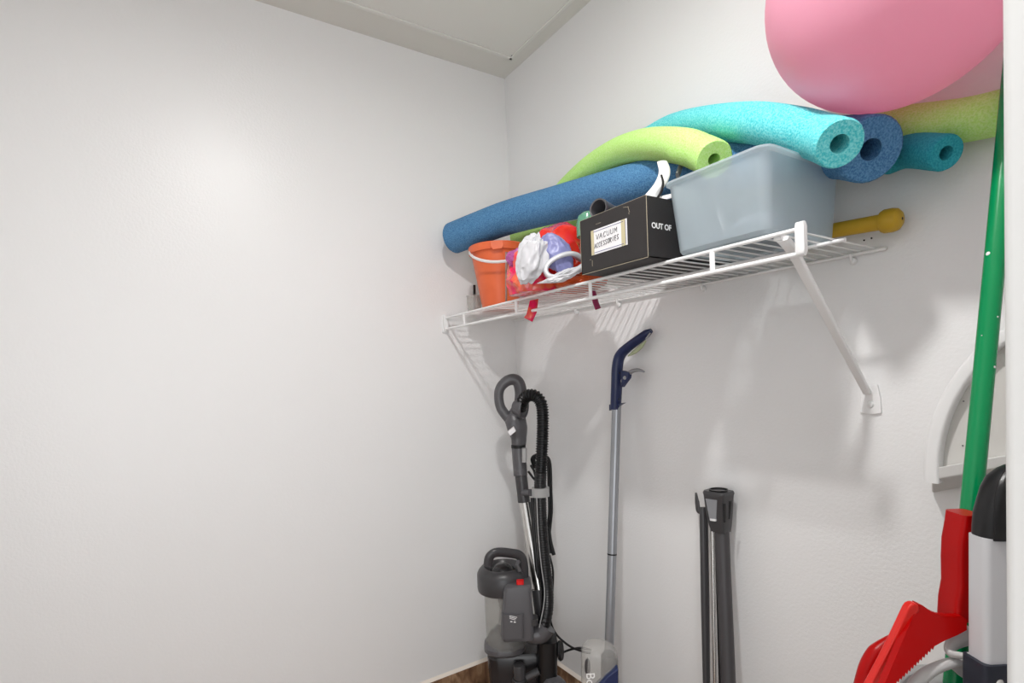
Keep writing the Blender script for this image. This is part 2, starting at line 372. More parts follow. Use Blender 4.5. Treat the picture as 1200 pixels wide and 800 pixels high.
ed.box((bx1-.0004,by0-.0006,bz0+.001),(bx1+.0004,by0+.0006,bz1)); ed.box((bx0+.001,by0-.0006,bz0-.0004),(bx1,by0+.0006,bz0+.0006)); ed.box((bx0,by0+.0004,bz1),(bx1,by0+.0012,bz1+.0006)); ed.box((bx0-.0004,by0-.0003,bz0+.01),(bx0+.0002,by0+.0003,bz1))
for (u0,v0,u1,v1) in ((.052,.1,.068,.1),(.135,.113,.150,.110),(.148,.111,.152,.099),(.150,.099,.1505,.095),(.036,.013,.0365,.026),(.028,.028,.033,.028)):
    ed.tube([(bx0+u0,by0-.0003,bz0+v0),(bx0+u1,by0-.0003,bz0+v1)], .0004, 5)
ed.build('worn_edge', M['cardedge'], bb)
# paper label
lx0, lx1, lz0, lz1 = bx0+.036, bx0+.144, bz0+.036, bz0+.089
lb = MB().box((lx0,by0-.0008,lz0),(lx1,by0-.0001,lz1)).build('paper_label', M['paper'], bb)
MB().box((lx0,by0-.0012,lz0),(lx0+.009,by0-.0009,lz1)).build('tape', M['tape'], lb); MB().box((lx1-.016,by0-.0012,lz0),(lx1-.004,by0-.0009,lz1)).build('tape', M['tape'], lb)
q = MB()
q.box((lx0+.008,by0-.0013,lz1-.0045),(lx1-.010,by0-.001,lz1-.0035)); q.box((lx0+.008,by0-.0013,lz0+.0035),(lx1-.010,by0-.001,lz0+.0045)); q.box((lx1-.0045,by0-.0013,lz0+.003),(lx1-.0035,by0-.001,lz1-.003))
q.build('blue_border', M['blueink'], lb)
G = {'V':[[(0,1),(.45,0),(.9,1)]],'A':[[(0,0),(.45,1),(.9,0)],[(.18,.4),(.72,.4)]],'C':[[(.85,.85),(.5,1),(.1,.75),(.05,.3),(.4,0),(.85,.12)]],
     'U':[[(0,1),(.05,.2),(.4,0),(.75,.2),(.8,1)]],'M':[[(0,0),(.1,1),(.45,.35),(.8,1),(.9,0)]],'E':[[(.8,1),(.05,1),(.05,0),(.8,0)],[(.05,.5),(.6,.5)]],
     'S':[[(.8,.9),(.4,1),(.05,.75),(.4,.5),(.8,.25),(.4,0),(0,.1)]],'O':[[(.4,1),(.05,.6),(.1,.1),(.5,0),(.85,.4),(.75,.9),(.4,1)]],
     'R':[[(0,0),(.05,1),(.7,.9),(.7,.6),(.05,.5),(.8,0)]],'I':[[(.3,0),(.35,1)]]}
def hand(txt, x, z, w_, h_, sl):
    mb = MB(); 
    for i, ch in enumerate(txt):
        for st in G[ch]:
            pts = [(x+i*w_+a*w_*.8+b*.0012+random.uniform(-.0003,.0003), by0-.0015, z+i*sl+b*h_+random.uniform(-.0004,.0004)) for a, b in st]
            mb.tube(pts, .00052, 6)
    return mb
hand('VACUUM', lx0+.016, lz0+.031, .0112, .0105, .0002).build('handwriting', M['ink'], lb)
hand('ACCESSORIES', lx0+.010, lz0+.013, .0069, .0098, .0004).build('handwriting', M['ink'], lb)
def text(body, size, mtx, m, name, parent, ext=.0002, bold=.0):
    cu = bpy.data.curves.new(name, 'FONT'); cu.body = body; cu.size = size; cu.extrude = ext; cu.offset = bold; cu.materials.append(m)
    to = bpy.data.objects.new('t', cu); C.objects.link(to)
    me = bpy.data.meshes.new_from_object(to); bpy.data.objects.remove(to)
    mb = MB(); mb.add([mtx @ v.co for v in me.vertices], [tuple(p.vertices) for p in me.polygons]); bpy.data.meshes.remove(me)
    return mb.build(name, m, parent)
mt = Matrix(((0,0,1,bx1+.0006),(1,0,0,by0+.012),(0,1,0,bz0+.058),(0,0,0,1)))
text('OUT OF', .0155, mt, M['inkwhite'], 'printed_text', bb, bold=.0004)
# vacuum tube lying in the box
vt = MB(); a = at(701,244,1.17); b = a+(HY*.72+HX*.62)*.16-ZZ*.012
a = Vector((a.x,a.y,a.z)); ax = (b-a).normalized(); ln = (b-a).length
vt.lathe(a, [(.0001,.05),(.0185,.05),(.0185,0),(.0215,-.001),(.0225,.006),(.0215,.012),(.0215,ln)], 28, ax, caps=False)
tag(vt.build('tube_attachment', M['grey']), 'grey round vacuum tube end peeking over the top of the black box', 'tube')
# green translucent attachment at the box's left end
ga = MB().lathe(at(689,262,1.24), [(.0001,.028),(.012,.026),(.022,.018),(.027,0),(.027,-.03)], 24, (0,0,1))
tag(ga.build('green_cap', thin('green_clear_plastic', (110,170,140), .7, .2)), 'pale green rounded plastic piece at the left end of the black box', 'attachment')
# white strap looped over the blue noodle and the box
sp = crom([at(757,240,1.10), at(764,228,1.10), at(775,213,1.10), at(779,200,1.11), at(776,188,1.13)], 6)
wd = [.010,.010,.010,.0085,.0075]
rows = []
for i, p in enumerate(sp):
    t = i/(len(sp)-1); wv = (.017*(1-t)+.012*t)*(1+1.6*max(0,.3-t))
    rows.append([p-HX*wv*.9+HY*.004, p-HX*wv*.3, p+HX*wv*.3-HY*.002, p+HX*wv+HY*.003])
s1 = MB().sheet(rows)
sp2 = crom([at(762,236,1.085), at(774,232,1.085), at(784,228,1.08), at(778,217,1.09), at(782,200,1.10)], 6)
so = tag(s1.build('white_strap', M['white'], solid=.0015, sub=1), 'white plastic strap curling up between the black box and the frosted tub', 'strap')
tag(MB().tube(crom([at(770,233,1.08), at(775,224,1.08), at(777,214,1.083), at(775,205,1.09)],5), .0026, 8, flat=.6).build('black_cord_tie', M['matblack']), 'short dark twist tie lying on the white strap beside the black box', 'tie')
tag(MB().sheet([[at(757,235,1.095), at(770,231,1.09), at(787,227,1.075)],[at(756,240,1.09), at(770,236,1.085), at(787,232,1.07)]]).build('paper_scrap', M['paper'], solid=.001), 'white paper scrap lying on the top of the black box', 'paper')
tag(MB().tube([at(800,188,1.17), at(794,206,1.14)], .008, 12, flat=.5).build('steel_scraper', M['ltgrey']), 'grey flat blade sticking up between white strap and frosted tub', 'tool')

# ------------------------------------------------------------------ bucket
bc = Vector((.222,-.205,ZS+.002)); hb_ = .207
bk = thing('toy_bucket', 'orange plastic bucket with a white handle at the left end of the wire shelf', 'bucket', bc)
prof = [(.0001,.004),(.05,.004),(.055,0),(.060,.004),(.088,hb_-.03),(.090,hb_-.024),(.097,hb_-.024),(.0985,hb_-.003),(.096,hb_),(.088,hb_),(.086,hb_-.012),(.058,.009),(.0001,.008)]
MB().lathe(bc, prof, 48).build('pail', M['orange'], bk)
tabp = [bc+(HX*(x_-.0)-HY*(.0965))+ZZ*z_ for x_, z_ in ((-.022,hb_-.002),(.020,hb_-.002),(.020,hb_-.02),(.014,hb_-.028),(-.014,hb_-.030),(-.022,hb_-.02))]
MB().prism(tabp, -HY*.006).build('spout_tab', M['orange'], bk, bevel=.002)
hp = []
for i in range(17):
    a_ = PI*i/16
    hp.append(bc+HX*(-.094*math.cos(a_)) - HY*(.012+.105*math.sin(a_)**.7) + ZZ*(hb_-.014-.058*math.sin(a_)))
MB().tube(hp, .0048, 10, flat=.6).build('handle', M['white'], bk)
stp = []
for z_ in (.012,.06,.12,.172):
    r_ = .0605+(.088-.060)*(z_-.004)/(hb_-.034)+.0006; a0 = math.atan2(-HY.y,-HY.x)+.32
    stp.append([bc+Vector((math.cos(a0+d_)*r_, math.sin(a0+d_)*r_, z_)) for d_ in (-.05,0,.05)])
MB().sheet(stp).build('stripe', mat('worn_grey_stripe',(170,140,130),.5), bk, solid=.0006)
jc = Vector((.099,-.235,ZS+.002))
tag(MB().lathe(jc, [(.0001,.003),(.022,.003),(.024,0),(.026,.06),(.028,.062),(.026,.064),(.0235,.06),(.0215,.006),(.0001,.006)], 28).build('clear_cup', M['clear2']), 'small clear plastic cup standing behind the orange bucket', 'cup')
tag(MB().tube([jc+Vector((0,0,.008)), jc+Vector((.006,.0,.10))], .005, 10, flat=.6).build('black_stick', M['matblack']), 'black stick standing in the small clear cup behind the bucket', 'stick')

# ------------------------------------------------------------------ plastic bags
def crumple(c, sx, sy, sz, seed, m, name, label, amp=.30, fr=3.2, cat='plastic bag', zmin=ZS+.003, ang=28, rot=0):
    b = bmesh.new(); bmesh.ops.create_icosphere(b, subdivisions=5, radius=1)
    for v in b.verts:
        p = v.co.copy(); q_ = p*fr*.5+Vector((seed*3.1, seed*1.7, 0))
        f1 = 1-2*abs(noise.noise(q_)); f2 = 1-2*abs(noise.noise(q_*2.1+Vector((5,2,9)))); f3 = noise.noise(q_*.8)
        k = 1+amp*(.55*(f1-.5)+.3*(f2-.5)+.6*f3)
        v.co = Vector((p.x*sx*k, p.y*sy*k, p.z*sz*k))
    mb = MB(); c = Vector(c); vs = []
    cr, sr = math.cos(rot), math.sin(rot)
    for v in b.verts:
        # rotate within the vertical plane that faces the room
        x_, z_ = v.co.x*cr-v.co.z*sr, v.co.x*sr+v.co.z*cr
        w_ = c+HX*x_+HY*v.co.y+ZZ*z_
        if w_.z < zmin: w_.z = zmin+(w_.z-zmin)*.02
        vs.append(w_)
    mb.add(vs, [tuple(x.index for x in f.verts) for f in b.faces]); b.free()
    o = mb.build(name, m, ang=ang); tag(o, label, cat); return o
mpink = mat('pink_floral_film', (236,34,92), .22, rgb2=(236,110,74), scale=38, detail=1, coat=.4)
mred = mat('glossy_red_film', (226,42,34), .2, coat=.6)
mwht = mat('glossy_white_film', (206,206,210), .2, coat=.6)
mlil = mat('lilac_film', (134,136,184), .35)
mor = mat('orange_film', (226,104,44), .35, rgb2=(206,84,36), scale=20)
pk = crumple(at(626,330,1.47), .074, .055, .088, 1, mpink, 'plastic_bag', 'pink plastic bag with an orange flower print, beside the orange bucket', .30, 2.6)
crumple(at(655,294,1.46), .070, .09, .072, 6, mred, 'plastic_bag', 'glossy red plastic bag at the top of the heap, left of the black box', .24, 1.9)
crumple(at(652,298,1.335), .036, .026, .054, 9, mlil, 'plastic_bag', 'lilac crumpled bag tucked between the white and the red one', .34, 2.1, rot=.5)
crumple(at(624,303,1.33), .036, .034, .062, 12, mwht, 'plastic_bag', 'glossy white crumpled plastic bag in front of the pink bag', .40, 2.4, rot=-.35)
crumple(at(678,331,1.46), .075, .10, .026, 15, mor, 'plastic_bag', 'flat orange plastic bag lying under the white loop and the black box', .3, 3)
crumple(at(605,302,1.46), .026, .02, .022, 18, mat('violet_film',(176,84,150),.3), 'plastic_bag', 'small violet bag corner behind the white bag, next to the bucket', .3, 3, rot=.5)
# folded white film loop
lp = crom([at(*q) for q in [(688,309,1.33),(676,300,1.31),(662,300,1.30),(646,308,1.30),(640,318,1.295),(646,326,1.29),(664,325,1.29),(680,316,1.28),(690,308,1.27)]], 5)
rows = [[p-HY*.0+ZZ*.003, p+HY*.02+ZZ*.010, p+HY*.045+ZZ*.006] for p in lp]
fl = MB().sheet(rows)
lpo = tag(fl.build('plastic_sheet', mwht, solid=.013, sub=1), 'white plastic film folded in a loop, at the left edge of the black box', 'plastic sheet')
crumple(at(660,323,1.30), .056, .012, .011, 21, mwht, 'plastic_sheet', 'rumpled lower tail of white film below the folded loop', .5, 4, cat='plastic sheet', rot=.33)
# straps of the bag hanging down through the wires
st = MB().sheet([[at(621,352,1.47), at(631,350,1.47)],[at(617,368,1.47), at(629,366,1.47)],[at(614,372,1.465), at(624,377,1.465)]])
st.build('strap', mpink, pk, solid=.002)
st = MB().tube([at(694,338,1.42), at(698,354,1.42), at(701,362,1.42)], [.010,.011,.011], 10, flat=.25)
tag(st.build('bag_handle', mat('maroon_film',(150,50,90),.4)), 'maroon plastic bag handle hanging down through the shelf wires', 'bag handle')

# ------------------------------------------------------------------ upright vacuum cleaner
va = thing('vacuum_cleaner', 'dark grey upright vacuum cleaner with a black ribbed hose, standing in the corner', 'vacuum cleaner', (.33,-.24,0))
DV = 1.75
def vring(px, py, hw, hd_, d=DV, r=.03, k=5):      # rounded ring, half widths in metres
    return rrect(at(px,py,d), HX, HY, hw, hd_, r, k)
# floor nozzle and lower body
c0 = at(612,800,DV); 
MB().rings([rrect((c0.x+.0,c0.y-.02,z), HX, HY, .14*s, .11*s, .03, 5) for z, s in ((.004,.97),(.012,1),(.055,1),(.078,.93),(.086,.8))]).build('floor_nozzle', M['dkgrey'], va)
MB().rings([vring(606+(py-760)*.04, py, .095+e, .085+e, r=.035) for py, e in ((752,-.008),(757,0),(775,-.002),(800,-.006),(822,-.012))]).build('motor_housing', M['motor'], va)
MB().rings([vring(618, py, .05+e, .05+e, r=.02) for py, e in ((815,0),(832,.0))]).build('neck_joint', M['black'], va)
rim = MB().rings([vring(592, py, hw, hw*.95, d=1.69, r=.05) for py, hw in ((748,.058),(752,.066),(757,.066),(760,.060))]).build('cup_seat', M['grey'], va)
MB().lathe(at(594,748,1.69), [(.064,0),(.056,.02),(.03,.045),(.018,.055)], 32).build('cone_base', M['dkgrey'], va)
cup = MB().lathe(at(594,752,1.69), [(.066,.002),(.063,.03),(.064,.185),(.066,.19)], 40).build('dust_cup', M['clear'], va, solid=.002)
MB().lathe(at(592,752,1.69), [(.02,.05),(.012,.12),(.016,.185)], 20).build('cyclone_tube', M['ltgrey'], cup)
MB().lathe(at(594,752,1.69), [(.016,.10),(.03,.185),(.035,.19)], 30).build('cyclone_cone', M['clear2'], cup)
lc = at(590,689,1.69)
lid = MB().lathe(lc, [(.06,-.004),(.080,0),(.082,.01),(.081,.052),(.076,.062),(.066,.072),(.058,.074),(.050,.066),(.042,.052),(.0001,.050)], 48).build('cup_lid', M['dkgrey'], va)
MB().lathe(lc, [(.046,.048),(.034,.066),(.018,.078),(.0001,.080)], 30).build('lid_dome', M['motor'], lid)
hdl = crom([at(572,662,1.62), at(574,652,1.62), at(582,647,1.625), at(598,648,1.64), at(609,651,1.65), at(613,662,1.655), at(614,684,1.66)], 6)
MB().tube(hdl, .0155, 14, flat=.75).build('carry_handle', M['dkgrey'], va)
MB().tube([at(608,657,1.64), at(606,662,1.63), at(609,669,1.63)], .006, 10).build('handle_latch', M['grey'], lid)
# front housing with red button
fh = MB().rings([rrect(at(px,py,1.63), HX, HY, hw, hd_, .012, 4) for px,py,hw,hd_ in ((607,742,.045,.05),(606,735,.050,.05),(606,716,.048,.052),(606,705,.044,.05),(606,688,.042,.048),(607,682,.040,.046),(608,680,.034,.04))]).build('duct_housing', M['grey'], va)
MB().rings([rrect(at(609.5,683+dy,1.605), HX, HY, .011, .009, .004, 3) for dy in (1,-1.5,-3.2)]).build('release_button', mat('red_button',(220,20,20),.3), fh)
MB().rings([rrect(at(601,728+dy,1.60), HX, HY, .036-abs(dy)*.0002, .03, .01, 4) for dy in (15,13,-10,-13)]).build('lower_cover', M['grey'], fh)
mk = MB()
for i in range(3): mk.prism([at(597,721+i*1.5,1.568), at(606-i,723+i*1.5,1.568), at(606-i,723.6+i*1.5,1.568), at(597,721.6+i*1.5,1.568)], HY*.001)
mk.prism([at(598,727.5,1.568), at(600.5,727.8,1.568), at(600.5,729,1.568), at(598,728.8,1.568)], HY*.001); mk.prism([at(602,728,1.568), at(604.5,728.3,1.568), at(604.5,729.5,1.568), at(602,729.3,1.568)], HY*.001)
mk.build('printed_marks', M['inkwhite'], fh)
# elbow and hose
eb = crom([at(600,733,1.64), at(612,738,1.63), at(624,743,1.62), at(634,742,1.62), at(641,733,1.62)], 5)
MB().tube(eb, [.022+.008*i/(len(eb)-1) for i in range(len(eb))], 20).build('hose_elbow', M['grey'], va)
MB().rings([rrect(at(620,726+dy,1.60), HX, HY, .026, .02, .008, 4) for dy in (4,-1,-3)]).build('elbow_latch', M['dkgrey'], va)
hz = crom([at(*q) for q in [(610,479,1.78),(613,469,1.76),(620,463,1.74),(629,465,1.73),(635,476,1.73),(636,500,1.73),(634.5,540,1.72),(633,572,1.71),(634,610,1.69),(637,650,1.67),(641,690,1.65),(641,712,1.63),(638,728,1.62),(634,740,1.62)]], 14)
hs = []; n_ = len(hz); acc = 0
fine = []; 
for i in range(n_-1):
    L_ = (hz[i+1]-hz[i]).length; k_ = max(1, round(L_/.0021))
    for j in range(k_): fine.append(hz[i].lerp(hz[i+1], j/k_))
fine.append(hz[-1])
rad = []
for i, p in enumerate(fine): rad.append((.0205 if (i % 4) < 2 else .0170) if i < len(fine)*.40 else (.0200 if (i % 4) < 2 else .0190))
MB().tube(fine, rad, 18).build('hose', M['black'], va)
hln = [at(*q) for q in [(622,465,1.718),(628,468,1.712),(632,478,1.71),(633.5,500,1.709),(632,540,1.70),(630,572,1.69)]]
# second run of hose down behind (straight lower part of the stretched hose)
MB().tube(crom([at(*q) for q in [(624.5,583,1.74),(626,620,1.73),(629,660,1.71),(632,700,1.69),(631,728,1.67)]],6), .0085, 12).build('side_tube', M['black'], va)
MB().tube(crom([at(*q) for q in [(629,583,1.68),(630.5,620,1.665),(634,660,1.648),(638,690,1.63),(637,710,1.61),(632,735,1.60)]],6), .0018, 6).build('hose_seam', M['ltgrey'], va)
# hand grip: closed loop
gp = [(594,488,1.80),(587,478,1.80),(584.5,466,1.80),(586,455,1.80),(593,447,1.80),(601,444.5,1.80),(607.5,448,1.80),(610.5,460,1.80),(610,474,1.80),(605,486,1.80),(600,492,1.80)]
gpts, grad = crom([at(*q) for q in gp], 6, [.0175,.0165,.016,.0165,.018,.0195,.020,.021,.024,.028,.025])
MB().tube(gpts, grad, 18, closed=True).build('hand_grip', M['grey'], va)
nk, nr = crom([at(*q) for q in [(602,484,1.80),(604,492,1.80),(606.5,503,1.80),(608,513,1.80),(608,521,1.80)]], 5, [.026,.038,.036,.028,.026])
MB().tube(nk, nr, 22, flat=.8).build('grip_neck', M['grey'], va)
pc = at(612,478,1.775)
MB().lathe(pc, [(.021,-.03),(.034,-.006),(.0375,.004),(.035,.009),(.031,.004),(.024,-.02)], 26, (HX*.75-HY*.35-ZZ*.1)).build('hose_port', M['grey'], va)
MB().prism([at(595,506,1.745), at(602,500,1.742), at(604.5,505,1.742), at(598,510.5,1.745)], HY*.03).build('grip_sticker', M['paper'], va)
MB().lathe(at(607.6,523,1.80), [(.0245,-.004),(.0245,.006)], 24, caps=True).build('neck_band', M['matblack'], va)
def seg(p, q_, r, name, m, par=va, n=20, flat=1): return MB().tube([p, p.lerp(q_, .5), q_], r, n, flat=flat).build(name, m, par)
nk2 = seg(at(607.6,524.5,1.80), at(610,557,1.79), .0235, 'upper_wand', M['grey'])
MB().rings([rrect(at(614.5,533+dy,1.76), HX, HY, .008, .012, .006, 4) for dy in (8,5,-6,-8)]).build('wand_latch', M['ltgrey'], nk2)
seg(at(610.5,557,1.79), at(614,588,1.785), .0205, 'wand_collar', M['dkgrey'])
MB().tube([at(612,577,1.78), at(622,577,1.75)], .012, 12).build('clip_arm', M['grey'], va)
hc = at(633.5,576,1.71)
MB().rings([rrect(hc+ZZ*dz, HX, HY, .028, .026, .024, 6) for dz in (-.014,-.012,.012,.014)]).build('hose_clip', M['ltgrey'], va)
seg(at(614.5,588,1.785), at(632,692,1.70), .0185, 'wand_tube', M['chrome'])
seg(at(631,690,1.70), at(637,735,1.68), .0225, 'wand_socket', M['dkgrey'])
MB().tube([at(620.5,588,1.76), at(637,688,1.68)], .0045, 8).build('wire_cover', M['matblack'], va)
# brush holder, hooks on the body
MB().lathe(at(609,794,1.63), [(.0185,0),(.0185,.038),(.017,.042),(.0001,.042)], 20).lathe(at(609,802,1.63), [(.022,-.03),(.022,.018),(.019,.020)], 20).build('brush_holder', M['dkgrey'], va)
MB().tube([at(617,794,1.63), at(632,786,1.63)], .012, 14).build('holder_arm', M['dkgrey'], va)
MB().rings([rrect(at(641,py,1.66), HX, HY, .030, .04, .018, 4) for py in (830,800,770,752,747)]).build('side_column', M['black'], va)
MB().lathe(at(650,812,1.62), [(.038,0),(.036,.03),(.024,.044),(.0001,.048)], 24).build('wheel_cover', M['grey'], va)
hk = MB().tube([at(644,759,1.68), at(654,757,1.66)], .012, 14).build('hook_post', M['grey'], va)
hd2 = at(656.5,762,1.655)
MB().lathe(hd2, [(.0001,-.006),(.027,-.005),(.030,0),(.027,.006),(.0001,.007)], 28, HX*.9-HY*.25+ZZ*.1).build('cord_hook', M['matblack'], va)
# power cord
cb = MB()
for dx, dd in ((0,0),(1.6,.01),(3,-.01)):
    cb.tube(crom([at(*q) for q in [(626+dx,548,1.80+dd),(623+dx,538,1.79),(628+dx,533,1.79),(638+dx,535,1.78),(642+dx,545,1.78),(643+dx,575,1.78+dd),(643.5+dx,600,1.77),(641+dx,630,1.77+dd),(645+dx,648,1.76)]],6), .0042, 8)
cb.tube(crom([at(*q) for q in [(622,545,1.78),(626,552,1.77),(628,562,1.77),(625,560,1.78),(619,552,1.78)]],5), .004, 8)
cb.tube(crom([at(*q) for q in [(643,618,1.765),(645,634,1.76),(649,650,1.755)]],5), .0062, 8)
cb.tube(crom([at(*q) for q in [(644,650,1.76),(648,670,1.75),(647,700,1.75),(645,725,1.75),(652,743,1.74),(668,757,1.66),(683,763,1.58),(692,765,1.57)]],8), .0034, 8)
cb.tube(crom([at(*q) for q in [(658,765,1.67),(668,761,1.66),(680,759,1.60),(692,761,1.57)]],8), .0034, 8)
cb.tube(crom([at(*q) for q in [(652,772,1.70),(647,778,1.70),(644,790,1.70),(645,810,1.70),(650,830,1.70)]],6), .005, 8)
cb.build('power_cord', M['matblack'], va)

# ------------------------------------------------------------------ spray mop
A0 = on(722.5,478,1,-.05); A1 = on(714,755,1,-.135); dr = (A1-A0).normalized(); A2 = A1+dr*((A1.z-.05)/-dr.z)
mp_ = thing('spray_mop', 'spray mop with navy trigger handle and grey metal pole leaning on the back wall', 'mop', (A2.x, A2.y, 0))
mid = A0.lerp(A1, .62)
MB().tube([A0-dr*.01, mid], .0135, 20).build('pole', M['alu'], mp_)
MB().tube([mid, mid+dr*.004], .0138, 20).build('pole_joint', M['matblack'], mp_)
MB().tube([mid+dr*.004, A2], .0132, 20).build('pole', M['alu'], mp_)
gpt, gr = crom([on(721.5,479,1,-.052), on(722.5,455,1,-.052), on(723.5,430,1,-.05), on(727,416,1,-.046), on(737,406,1,-.040), on(749,397,1,-.033), on(758,390.5,1,-.026), on(763.5,387,1,-.022)], 6, [.0175,.018,.018,.0175,.016,.015,.0135,.007])
MB().tube(gpt, gr, 20, flat=.8).build('trigger_handle', M['navy'], mp_)
MB().prism([on(713.8,474,1,-.058), on(729.2,472,1,-.058), on(713.8,481,1,-.058)], (0,.016,0)).build('handle_skirt', M['navy'], mp_)
gpt, gr = crom([on(736,417,1,-.040), on(743,412.5,1,-.035), on(751,406,1,-.030), on(757,399,1,-.026)], 5, [.002,.0065,.0065,.002])
MB().tube(gpt, gr, 12, flat=.9).build('soft_grip', M['grip'], mp_)
gpt, gr = crom([on(729,447,1,-.050), on(735,439,1,-.050), on(742,434.5,1,-.048), on(749,433.5,1,-.045), on(755,435.5,1,-.043)], 5, [.006,.0075,.006,.0045,.0025])
tr = MB().tube(gpt, gr, 12).build('trigger', M['alu'], mp_)
MB().prism([on(728,434,1,-.058), on(737,436,1,-.058), on(736,443,1,-.058), on(728,454,1,-.058)], (0,.014,0)).build('trigger_mount', M['navy'], mp_, bevel=.002)
MB().lathe(on(731.8,442.5,1,-.0595), [(.0001,0),(.0018,0),(.0018,-.001),(.0048,-.001),(.0058,.002)], 18, (0,1,0)).build('pivot_ring', M['ltgrey'], mp_)
for q_ in ((725.5,437),(725,467.5)): MB().lathe(on(*q_,1,-.0652), [(.0001,0),(.0019,.0),(.0019,.003)], 10, (0,1,0)).build('handle_screw', M['matblack'], mp_)
MB().tube([on(757,397,1,-.037), on(762,390,1,-.032)], .0022, 8).build('hanging_slot', M['ltgrey'], mp_)
# cartridge and navy body
bcn = at(703,775,1.335)
def bring(c, a_, b_, r): return rrect(c, HX, HY, a_, b_, r, 6)
axv = ZZ*-1+HX*.02
def bp_(py, x=703): return at(x, py, 1.335)
MB().rings([bring(bp_(752,697), .012,.012,.010), bring(bp_(753,698), .026,.022,.020), bring(bp_(757,700.5), .038,.030,.026), bring(bp_(763,702), .044,.034,.028), bring(bp_(775,702.5), .0455,.035,.028), bring(bp_(800,703), .046,.035,.028), bring(bp_(850,704), .046,.035,.028), bring(bp_(866,704), .040,.030,.028)]).build('water_bottle', M['clear2'], mp_)
MB().rings([bring(at(688.5,780+dy,1.31), .006*k_, .004, .003) for dy,k_ in ((-9,.3),(-6,1),(0,1.2),(6,1.1),(10,.4))]).build('bottle_valve', M['dkgrey'], mp_)
MB().rings([bring(at(714,py,1.345), a_, .022, .012) for py, a_ in ((766,.012),(770,.019),(790,.020),(800,.019))]).build('pump_housing', M['dkgrey'], mp_)
nv = [at(702,804,1.38), at(724.5,783,1.38), at(724.5,870,1.38), at(684,870,1.38), at(684,822,1.38)]
MB().prism(nv, HY*.03).prism([at(711,793,1.29), at(725,782,1.29), at(725,870,1.29), at(700,870,1.29), at(700,806,1.29)], HY*.02).build('mop_body', M['navy'], mp_, bevel=.004)
tm_o = at(687,788,1.285)
tm = Matrix.Translation(tm_o) @ Matrix(((-ZZ.x, HX.x, 0, 0),(-ZZ.y, HX.y, 0, 0),(-ZZ.z, HX.z, 0, 0),(0,0,0,1)))
# letters run down the bottle: text x axis -> down, text y axis -> to the right
tm = Matrix(((0, HX.x, -HY.x, tm_o.x),(0, HX.y, -HY.y, tm_o.y),(-1, 0, 0, tm_o.z),(0,0,0,1)))
text('Bo', .030, tm, M['inkwhite'], 'printed_letters', mp_)
MB().rings([rrect((A2.x,A2.y-.0,z), (1,0,0), (0,1,0), .15*s_, .045*s_, .03, 5) for z, s_ in ((.014,1),(.028,1),(.04,.9))]).build('mop_head', M['navy'], mp_)
MB().rings([rrect((A2.x,A2.y-.0,z), (1,0,0), (0,1,0), .155, .05, .03, 5) for z in (.002,.014)]).build('mop_pad', mat('white_cloth',(220,220,220),.9), mp_)

# ------------------------------------------------------------------ vacuum extension wand with flat tool
W0 = on(846,622,1,-.045); W1 = on(853.5,800,1,-.095); dw = (W1-W0).normalized(); W2 = W1+dw*((W1.z-.02)/-dw.z)
wn = thing('extension_wand', 'dark grey vacuum extension wand with a square connector, leaning on the back wall', 'vacuum wand', (W2.x, W2.y, 0))
MB().tube([W0-dw*.02, W0.lerp(W2,.5), W2], .0170, 24).build('tube', mat('dark_tube',(66,64,66),.4), wn)
cring = lambda px, py, hw, hd_, r=.008: rrect(on(px,py,1,-.045), (1,0,0), (0,1,0), hw, hd_, r, 4)
wc = MB().rings([cring(842,574.5,.0285,.024), cring(842,577,.0300,.026), cring(842,580,.0290,.0245), cring(843,600,.0255,.023), cring(844,614,.022,.021), cring(845,622,.0185,.019)]).build('connector', M['dkgrey'], wn)
MB().lathe(on(842,574.6,1,-.045), [(.0215,-.0),(.0225,.0035),(.0195,.0035),(.0185,-.012),(.0001,-.012)], 24).build('socket_ring', M['black'], wc)
MB().prism([on(826.5,584,1,-.0705), on(840,586,1,-.0705), on(839,610.5,1,-.069), on(831.5,609.5,1,-.069)], (0,.006,0)).build('release_plate', M['alu'], wc, bevel=.001)
MB().prism([on(831.8,607.5,1,-.0715), on(838.8,608.5,1,-.0715), on(838.6,610.8,1,-.0715), on(832,609.8,1,-.0715)], (0,.004,0)).build('plate_edge', M['inkwhite'], wc)
sl = MB()
sl.prism([on(854,587,1,-.0692), on(856.5,587,1,-.0692), on(854.5,608,1,-.0688), on(853.5,608,1,-.0688)], (0,.004,0)); sl.prism([on(847,590,1,-.0702), on(849.5,590,1,-.0702), on(849.5,612,1,-.0688), on(848,612,1,-.0688)], (0,.004,0))
sl.build('connector_slot', M['matblack'], wc)
F0 = on(824.5,594,1,-.03); F1 = on(828,800,1,-.085); df = (F1-F0).normalized(); F2 = F1+df*((F1.z-.02)/-df.z)
ft = thing('flat_nozzle', 'long thin dark grey flat nozzle with a hooked tip, left of the extension wand', 'vacuum nozzle', (F2.x, F2.y, 0))
fp_, fr_ = crom([F0, F0.lerp(F2,.03), F0.lerp(F2,.3), F0.lerp(F2,.62), F2], 6, [.007,.0118,.0118,.0095,.009])
MB().tube(fp_, fr_, 16, flat=.8).build('shaft', M['dkgrey'], ft)
fp_, fr_ = crom([on(823,601,1,-.034), on(818.5,598,1,-.034), on(817,588,1,-.030), on(815.5,577,1,-.028)], 5, [.004,.007,.007,.003])
MB().tube(fp_, fr_, 12, flat=.6).build('hook_tip', M['dkgrey'], ft)
R0 = on(834.5,600,1,-.028); R1 = on(838,800,1,-.08); d_r = (R1-R0).normalized(); R2 = R1+d_r*((R1.z-.01)/-d_r.z)
rd = tag(MB().tube([R0, R0.lerp(R2,.5), R2], .0048, 12).build('steel_tube', M['chrome']), 'thin shiny steel tube between the flat nozzle and the extension wand', 'tube')
